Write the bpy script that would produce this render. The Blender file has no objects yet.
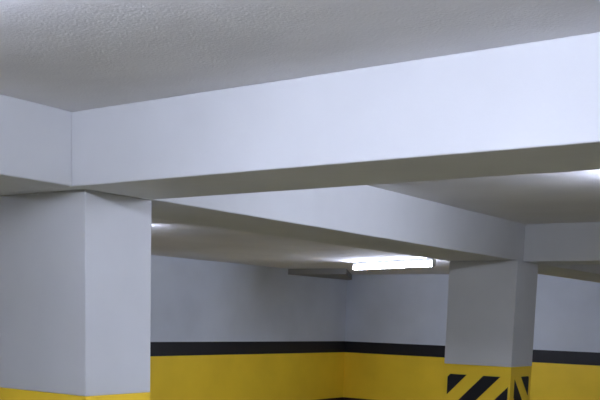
import bpy, bmesh, math, random
from mathutils import Vector, Matrix, noise

random.seed(4)
C = bpy.context.scene.collection
S = 0.72            # survey units -> metres
EYE = 1.74          # camera height above the floor


def P(x, y, z):
    return Vector((x * S, y * S, z * S + EYE))


# ------------------------------------------------------------------ materials
def new_mat(name):
    m = bpy.data.materials.new(name)
    m.use_nodes = True
    nt = m.node_tree
    nt.nodes.clear()
    out = nt.nodes.new('ShaderNodeOutputMaterial')
    b = nt.nodes.new('ShaderNodeBsdfPrincipled')
    nt.links.new(b.outputs[0], out.inputs[0])
    return m, nt, b


def paint(name, col, rough=0.7, mottle=0.06, mscale=1.3, bump=0.15, bscale=70.0, dist=0.004, coarse=0.0, spec=0.3):
    """painted plaster: soft mottling in colour, fine grain in the bump"""
    m, nt, b = new_mat(name)
    N, L = nt.nodes, nt.links
    tc = N.new('ShaderNodeNewGeometry')
    n1 = N.new('ShaderNodeTexNoise'); n1.inputs['Scale'].default_value = mscale; n1.inputs['Detail'].default_value = 5
    L.new(tc.outputs['Position'], n1.inputs['Vector'])
    r = N.new('ShaderNodeValToRGB')
    lo = [c * (1 - mottle) for c in col]; hi = [min(1, c * (1 + mottle)) for c in col]
    r.color_ramp.elements[0].position = 0.3; r.color_ramp.elements[1].position = 0.7
    r.color_ramp.elements[0].color = (*lo, 1); r.color_ramp.elements[1].color = (*hi, 1)
    L.new(n1.outputs['Fac'], r.inputs[0]); L.new(r.outputs[0], b.inputs['Base Color'])
    b.inputs['Roughness'].default_value = rough
    b.inputs['Specular IOR Level'].default_value = spec
    n2 = N.new('ShaderNodeTexNoise'); n2.inputs['Scale'].default_value = bscale; n2.inputs['Detail'].default_value = 3
    L.new(tc.outputs['Position'], n2.inputs['Vector'])
    bp = N.new('ShaderNodeBump'); bp.inputs['Strength'].default_value = bump; bp.inputs['Distance'].default_value = dist
    L.new(n2.outputs['Fac'], bp.inputs['Height'])
    if coarse:
        n3 = N.new('ShaderNodeTexNoise'); n3.inputs['Scale'].default_value = 3.0; n3.inputs['Detail'].default_value = 2
        L.new(tc.outputs['Position'], n3.inputs['Vector'])
        b2 = N.new('ShaderNodeBump'); b2.inputs['Strength'].default_value = coarse; b2.inputs['Distance'].default_value = 0.02
        L.new(n3.outputs['Fac'], b2.inputs['Height']); L.new(b2.outputs[0], bp.inputs['Normal'])
    L.new(bp.outputs[0], b.inputs['Normal'])
    return m


WHITE = (0.64, 0.645, 0.655)
M_wall = paint('white_wall_paint', (0.59, 0.625, 0.69), coarse=0.15)
M_beam = paint('white_beam_paint', WHITE, bump=0.12, coarse=0.10)
M_column = paint('white_column_paint', WHITE, bump=0.12, coarse=0.10)
M_ceiling = paint('textured_ceiling_plaster', (0.73, 0.72, 0.735), mottle=0.07, mscale=0.8, bump=0.3, bscale=85, dist=0.005, coarse=0.35, rough=0.85)
M_shade_grey = paint('shade_darkened_grey', (0.28, 0.275, 0.26), coarse=0.2)  # bulkhead grey, darkened in colour to stand in for shade on it
M_yellow = paint('yellow_wall_paint', (0.95, 0.64, 0.04), mottle=0.07, bump=0.10, rough=0.5)
M_black = paint('black_stripe_paint', (0.012, 0.012, 0.016), mottle=0.15, bump=0.10, rough=0.5)
M_skirt = paint('dark_skirting_paint', (0.022, 0.012, 0.010), mottle=0.2, bump=0.10, rough=0.5)
M_floor = paint('grey_concrete_floor', (0.305, 0.28, 0.185), mottle=0.25, mscale=0.6, bump=0.2, bscale=25, rough=0.55)
M_metal = paint('white_enamel_metal', (0.78, 0.79, 0.80), mottle=0.02, bump=0.0, rough=0.35)
M_plastic = paint('white_plastic', (0.80, 0.81, 0.82), mottle=0.03, bump=0.0, rough=0.4)


def glow(name, col, strength):
    m, nt, b = new_mat(name)
    N, L = nt.nodes, nt.links
    tc = N.new('ShaderNodeTexCoord')
    n = N.new('ShaderNodeTexNoise'); n.inputs['Scale'].default_value = 2
    L.new(tc.outputs['Object'], n.inputs['Vector'])
    r = N.new('ShaderNodeMapRange')
    r.inputs['To Min'].default_value = strength * 0.96; r.inputs['To Max'].default_value = strength * 1.04
    L.new(n.outputs['Fac'], r.inputs[0])
    b.inputs['Base Color'].default_value = (0.85, 0.87, 0.9, 1)
    b.inputs['Emission Color'].default_value = (*col, 1)
    L.new(r.outputs[0], b.inputs['Emission Strength'])
    return m


LIGHT = (0.705, 0.765, 0.97)
M_glow = glow('lit_fluorescent_tube', LIGHT, 20.0)


# ------------------------------------------------------------------ mesh helpers
def link(name, bm, mat, parent=None, smooth=False):
    bmesh.ops.recalc_face_normals(bm, faces=bm.faces)
    me = bpy.data.meshes.new(name)
    bm.to_mesh(me); bm.free()
    me.materials.append(mat)
    if smooth:
        for p in me.polygons: p.use_smooth = True
    o = bpy.data.objects.new(name, me)
    C.objects.link(o)
    if parent: o.parent = parent
    return o


def box_bm(a, b, bevel=0.0, cut=0.0, wob=0.0, seed=0.0):
    """box between two corners (metres); optional cuts along its length, bevel, hand-trowelled wobble"""
    a, b = Vector(a), Vector(b)
    lo = Vector((min(a[i], b[i]) for i in range(3))); hi = Vector((max(a[i], b[i]) for i in range(3)))
    bm = bmesh.new()
    bmesh.ops.create_cube(bm, size=1)
    for v in bm.verts:
        v.co = Vector((lo[i] + (v.co[i] + .5) * (hi[i] - lo[i]) for i in range(3)))
    if bevel:
        bmesh.ops.bevel(bm, geom=bm.edges[:], offset=bevel, segments=2, profile=0.5, affect='EDGES')
    if cut:
        ax = max(range(3), key=lambda i: hi[i] - lo[i])
        n = int((hi[ax] - lo[ax]) / cut)
        for k in range(1, n):
            co = Vector(lo); co[ax] = lo[ax] + (hi[ax] - lo[ax]) * k / n
            no = Vector((0, 0, 0)); no[ax] = 1
            bmesh.ops.bisect_plane(bm, geom=bm.verts[:] + bm.edges[:] + bm.faces[:], plane_co=co, plane_no=no)
    if wob:
        for v in bm.verts:
            p = v.co * 2.2 + Vector((seed, seed * 1.7, 0))
            q = v.co * 9.0 + Vector((seed, 3.1, seed))
            v.co += noise.noise_vector(p) * wob + noise.noise_vector(q) * wob * 0.4
    return bm


def tag(o, label, cat, group=None):
    o['label'] = label; o['category'] = cat; o['kind'] = 'thing'
    if group: o['group'] = group
    return o


def struct(name, bm, mat, parent=None):
    o = link(name, bm, mat, parent)
    o['kind'] = 'structure'
    return o


def empty(name, loc):
    o = bpy.data.objects.new(name, None)
    C.objects.link(o); o.location = loc
    o.empty_display_size = 0.2
    return o


# ------------------------------------------------------------------ survey numbers
ZC, ZS = 1.3113, 0.83              # slab underside, beam soffit
GX0, GX1 = -6.02, -5.058           # girder running away from us
Y1, YB = 4.3735, 5.128             # first cross beam
YR, YR2 = 12.03, 12.72             # second cross beam
XW, YW = -15.361, 23.62            # left and back wall
XE, YE = 6.5, -7.0                 # walls behind / right of the camera
ZBT, ZBB = -0.627, -0.952          # black wall stripe
ZSK = -2.285                       # top of dark skirting
ZF = -EYE / S                      # floor
ZTOP = ZC + 0.25

# ------------------------------------------------------------------ shell
struct('floor', box_bm(P(XW - .3, YE - .3, ZF - .2), P(XE + .3, YW + .3, ZF)), M_floor)
struct('ceiling', box_bm(P(XW - .3, YE - .3, ZC), P(XE + .3, YW + .3, ZTOP)), M_ceiling)
struct('wall_left', box_bm(P(XW - .3, YE - .3, ZF), P(XW, YW + .3, ZC)), M_wall)
struct('wall_back', box_bm(P(XW, YW, ZF), P(XE + .3, YW + .3, ZC)), M_wall)
struct('wall_right', box_bm(P(XE, YE - .3, ZF), P(XE + .3, YW, ZC)), M_wall)
struct('wall_front', box_bm(P(XW, YE - .3, ZF), P(XE, YE, ZC)), M_wall)
t = 0.006
TR = [('trim_1', M_black, ZBB, ZBT, 0), ('trim_2', M_yellow, ZSK, ZBB, 0), ('baseboard_left', M_skirt, ZF, ZSK, 0.004),
      ('trim_3', M_black, ZBB, ZBT, 1), ('trim_4', M_yellow, ZSK, ZBB, 1), ('baseboard_back', M_skirt, ZF, ZSK, 1.004)]
for name, mat, z0, z1, side in TR:
    ex = t + (side % 1)
    if side < 1:
        o = struct(name, box_bm(P(XW, YE, z0), P(XW, YW, z1) + Vector((ex, 0, 0))), mat)
    else:
        o = struct(name, box_bm(P(XW, YW, z0) + Vector((t, 0, 0)), P(XE, YW, z1) - Vector((0, ex, 0))), mat)

# ------------------------------------------------------------------ beams
def beam(a, b, label, seed):
    o = link('ceiling_beam', box_bm(P(*a), P(*b), bevel=0.007, cut=0.16, wob=0.0014, seed=seed), M_beam)
    return tag(o, label, 'beam', 'painted concrete beams under the slab')


beam((GX0, Y1, ZS), (XE, YB, ZC), 'big white beam crossing the whole picture above the nearest column', 1)
beam((GX0, YE, ZS), (GX1, Y1, ZC), 'white beam meeting the big cross beam at the upper left corner', 2)
beam((GX0, YB, ZS), (GX1, YR, ZC), 'white beam running from behind the nearest column back to the striped column', 3)
beam((GX0, YR, ZS), (XE, YR2, ZC), 'grey shaded beam running right from the top of the striped column', 4)
beam((GX0, YR2, ZS), (GX1, YW, ZC), 'dim beam behind the striped column leading to the back wall at right', 5)
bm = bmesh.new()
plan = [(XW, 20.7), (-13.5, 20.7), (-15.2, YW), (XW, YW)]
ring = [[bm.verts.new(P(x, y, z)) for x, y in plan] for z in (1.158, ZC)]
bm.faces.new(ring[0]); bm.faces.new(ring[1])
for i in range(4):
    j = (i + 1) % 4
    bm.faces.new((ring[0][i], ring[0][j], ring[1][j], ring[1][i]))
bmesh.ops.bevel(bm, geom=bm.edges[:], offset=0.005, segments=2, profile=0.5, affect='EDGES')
o = link('ceiling_bulkhead', bm, M_shade_grey)
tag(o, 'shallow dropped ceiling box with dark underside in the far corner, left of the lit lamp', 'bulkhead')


# ------------------------------------------------------------------ columns
def poly_clip(poly, axis, lim, keep_less):
    out = []
    for i in range(len(poly)):
        p, q = poly[i], poly[(i + 1) % len(poly)]
        ip = (p[axis] <= lim) == keep_less or p[axis] == lim
        iq = (q[axis] <= lim) == keep_less or q[axis] == lim
        if ip: out.append(p)
        if ip != iq:
            tt = (lim - p[axis]) / (q[axis] - p[axis])
            out.append((p[0] + tt * (q[0] - p[0]), p[1] + tt * (q[1] - p[1])))
    return out


def stripes_on_face(bm, origin, du, width, normal, u0, u1, z0, z1, phase, slope, period=0.49):
    """diagonal black bars inside a yellow frame; u along the face, slope +1 rises with u"""
    n = -14
    while n < 14:
        # bar is the set |phase + n*period <= u - slope*(z - z1) <= + period/2|
        a = phase + n * period; b = a + period * 0.5
        quad = [(a + slope * (z0 - z1), z0), (b + slope * (z0 - z1), z0), (b, z1), (a, z1)]
        q = poly_clip(poly_clip(quad, 0, u1, True), 0, u0, False)
        if len(q) >= 3:
            vs = []
            for u, z in q:
                p = origin + du * u
                vs.append(bm.verts.new(P(p.x, p.y, z) + normal * 0.0015))
            try:
                f = bm.faces.new(vs)
                r = bmesh.ops.extrude_face_region(bm, geom=[f])
                bmesh.ops.translate(bm, vec=normal * 0.002, verts=[g for g in r['geom'] if isinstance(g, bmesh.types.BMVert)])
            except ValueError:
                pass
        n += 1


def column(x0, x1, y0, y1, zy, label, seed):
    root = empty('concrete_column', P((x0 + x1) / 2, (y0 + y1) / 2, ZF))
    inv = Matrix.Translation(-root.location)

    def add(name, bm, mat, parent=root):
        for v in bm.verts: v.co = inv @ v.co
        return link(name, bm, mat, parent)
    add('shaft', box_bm(P(x0, y0, zy), P(x1, y1, ZS), bevel=0.006, cut=0.25, wob=0.0008, seed=seed), M_column)
    add('painted_base', box_bm(P(x0, y0, ZF), P(x1, y1, zy), bevel=0.006, cut=0.25, wob=0.0008, seed=seed), M_yellow)
    zt = zy - 0.137; zb = ZF + 0.12
    w, d = x1 - x0, y1 - y0
    bm = bmesh.new()
    stripes_on_face(bm, Vector((x0, y0, 0)), Vector((1, 0, 0)), w, Vector((0, -1, 0)), 0.065, w - 0.03, zb, zt, 0.105, 1)
    stripes_on_face(bm, Vector((x0, y1, 0)), Vector((1, 0, 0)), w, Vector((0, 1, 0)), 0.065, w - 0.03, zb, zt, 0.105, 1)
    stripes_on_face(bm, Vector((x1, y0, 0)), Vector((0, 1, 0)), d, Vector((1, 0, 0)), 0.13, d - 0.10, zb, zt, d - 0.10 - 0.265, -1)
    stripes_on_face(bm, Vector((x0, y0, 0)), Vector((0, 1, 0)), d, Vector((-1, 0, 0)), 0.13, d - 0.10, zb, zt, d - 0.10 - 0.265, -1)
    o = add('hazard_stripes', bm, M_black)
    o['label'] = 'black diagonal stripes'
    tag(root, label, 'column', 'painted concrete columns')
    return root


column(-6.10, -5.077, 4.50, 5.139, -0.585, 'large pale nearest column at the left edge, yellow paint only just in view', 1)
column(-6.024, -5.038, 11.79, 12.50, -0.556, 'far column at right with black diagonal stripes on its yellow base', 2)


# ------------------------------------------------------------------ batten lamps
def tube_bm(r, x0, x1, z, n=20):
    bm = bmesh.new()
    bmesh.ops.create_cone(bm, cap_ends=True, segments=n, radius1=r, radius2=r, depth=x1 - x0)
    bmesh.ops.rotate(bm, cent=(0, 0, 0), matrix=Matrix.Rotation(math.pi / 2, 3, 'Y'), verts=bm.verts)
    bmesh.ops.translate(bm, vec=((x0 + x1) / 2, 0, z), verts=bm.verts)
    return bm


LAMP_L = 1.98
DROP = 0.09        # tube centre below the slab


def make_lamp():
    root = empty('batten_lamp', (0, 0, 0))
    L = LAMP_L
    link('housing', box_bm((-L / 2, -.032, -.040), (L / 2, .032, 0), bevel=0.004), M_metal, root)
    link('tube', tube_bm(.033, -L / 2 + .025, L / 2 - .025, -DROP), M_glow, root)
    for s in (-1, 1):
        h = box_bm((s * (L / 2 - .03), -.030, -DROP - .034), (s * L / 2, .030, -.038), bevel=0.008)
        link('tube_holder', h, M_plastic, root)
    return root


def dup(root):
    r = root.copy(); C.objects.link(r)
    for ch in list(root.children):
        c = ch.copy(); C.objects.link(c); c.parent = r
        if ch.name.startswith('tube') and 'holder' not in ch.name:
            c.data = ch.data.copy()
    return r


LAMPS = [((-10.60, 18.05), -0.36, 120, 'long lit fluorescent batten lamp on the ceiling left of the striped column'),
         ((-11.5, 10.1), 0.0, 45, 'lit batten lamp on the ceiling hidden behind the nearest column'),
         ((-3.0, 2.05), 0.0, 60, 'lit batten lamp above the view, before the left end of the big beam'),
         ((-0.9, 2.3), 0.0, 72, 'lit batten lamp above the view, before the right end of the big beam'),
         ((-2.4, 7.3), math.pi / 2, 85, 'lit batten lamp at right behind the big cross beam'),
         ((-9.0, 0.0), math.pi / 2, 60, 'lit batten lamp far out of view to the left of the nearest column'),
         ((1.0, 17.0), 0.0, 50, 'lit batten lamp far off at right, behind the second cross beam')]
first = make_lamp()
for k, ((x, y), rz, power, label) in enumerate(LAMPS):
    o = first if k == 0 else dup(first)
    o.location = P(x, y, ZC) - Vector((0, 0, 0.002))
    o.rotation_euler = (0, 0, rz)
    tag(o, label, 'lamp', 'ceiling batten lamps')
    for ch in o.children:
        if ch.name.startswith('tube') and 'holder' not in ch.name:
            ch.data.materials[0] = glow('lit_fluorescent_tube', LIGHT, power)

# ------------------------------------------------------------------ camera
F_PX, Y0, PITCH, ROLL, YAW = 944.98, 451.46, -0.139773, 0.029383, 0.620437
fwd = Vector((-math.sin(YAW), math.cos(YAW), 0)); right = Vector((math.cos(YAW), math.sin(YAW), 0)); up = Vector((0, 0, 1))
F = fwd * math.cos(PITCH) + up * math.sin(PITCH)
U = up * math.cos(PITCH) - fwd * math.sin(PITCH)
R2 = right * math.cos(ROLL) + U * math.sin(ROLL)
U2 = U * math.cos(ROLL) - right * math.sin(ROLL)
cam = bpy.data.cameras.new('camera')
co = bpy.data.objects.new('camera', cam); C.objects.link(co)
mat = Matrix((R2, U2, -F)).transposed().to_4x4()
mat.translation = Vector((0, 0, EYE))
co.matrix_world = mat
cam.sensor_fit = 'HORIZONTAL'; cam.sensor_width = 36; cam.lens = F_PX / 600 * 36
cam.shift_y = (Y0 - 200) / 600
cam.clip_start = 0.05; cam.clip_end = 200
sc = bpy.context.scene
sc.camera = co

# ------------------------------------------------------------------ world and look
w = bpy.data.worlds.new('world'); sc.world = w; w.use_nodes = True
bg = w.node_tree.nodes['Background']
bg.inputs[0].default_value = (0.5, 0.55, 0.6, 1); bg.inputs[1].default_value = 0.0
sc.view_settings.view_transform = 'Standard'
sc.view_settings.look = 'None'
sc.view_settings.exposure = 0.0
sc.cycles.use_denoising = True
sc.cycles.max_bounces = 10
sc.cycles.diffuse_bounces = 8
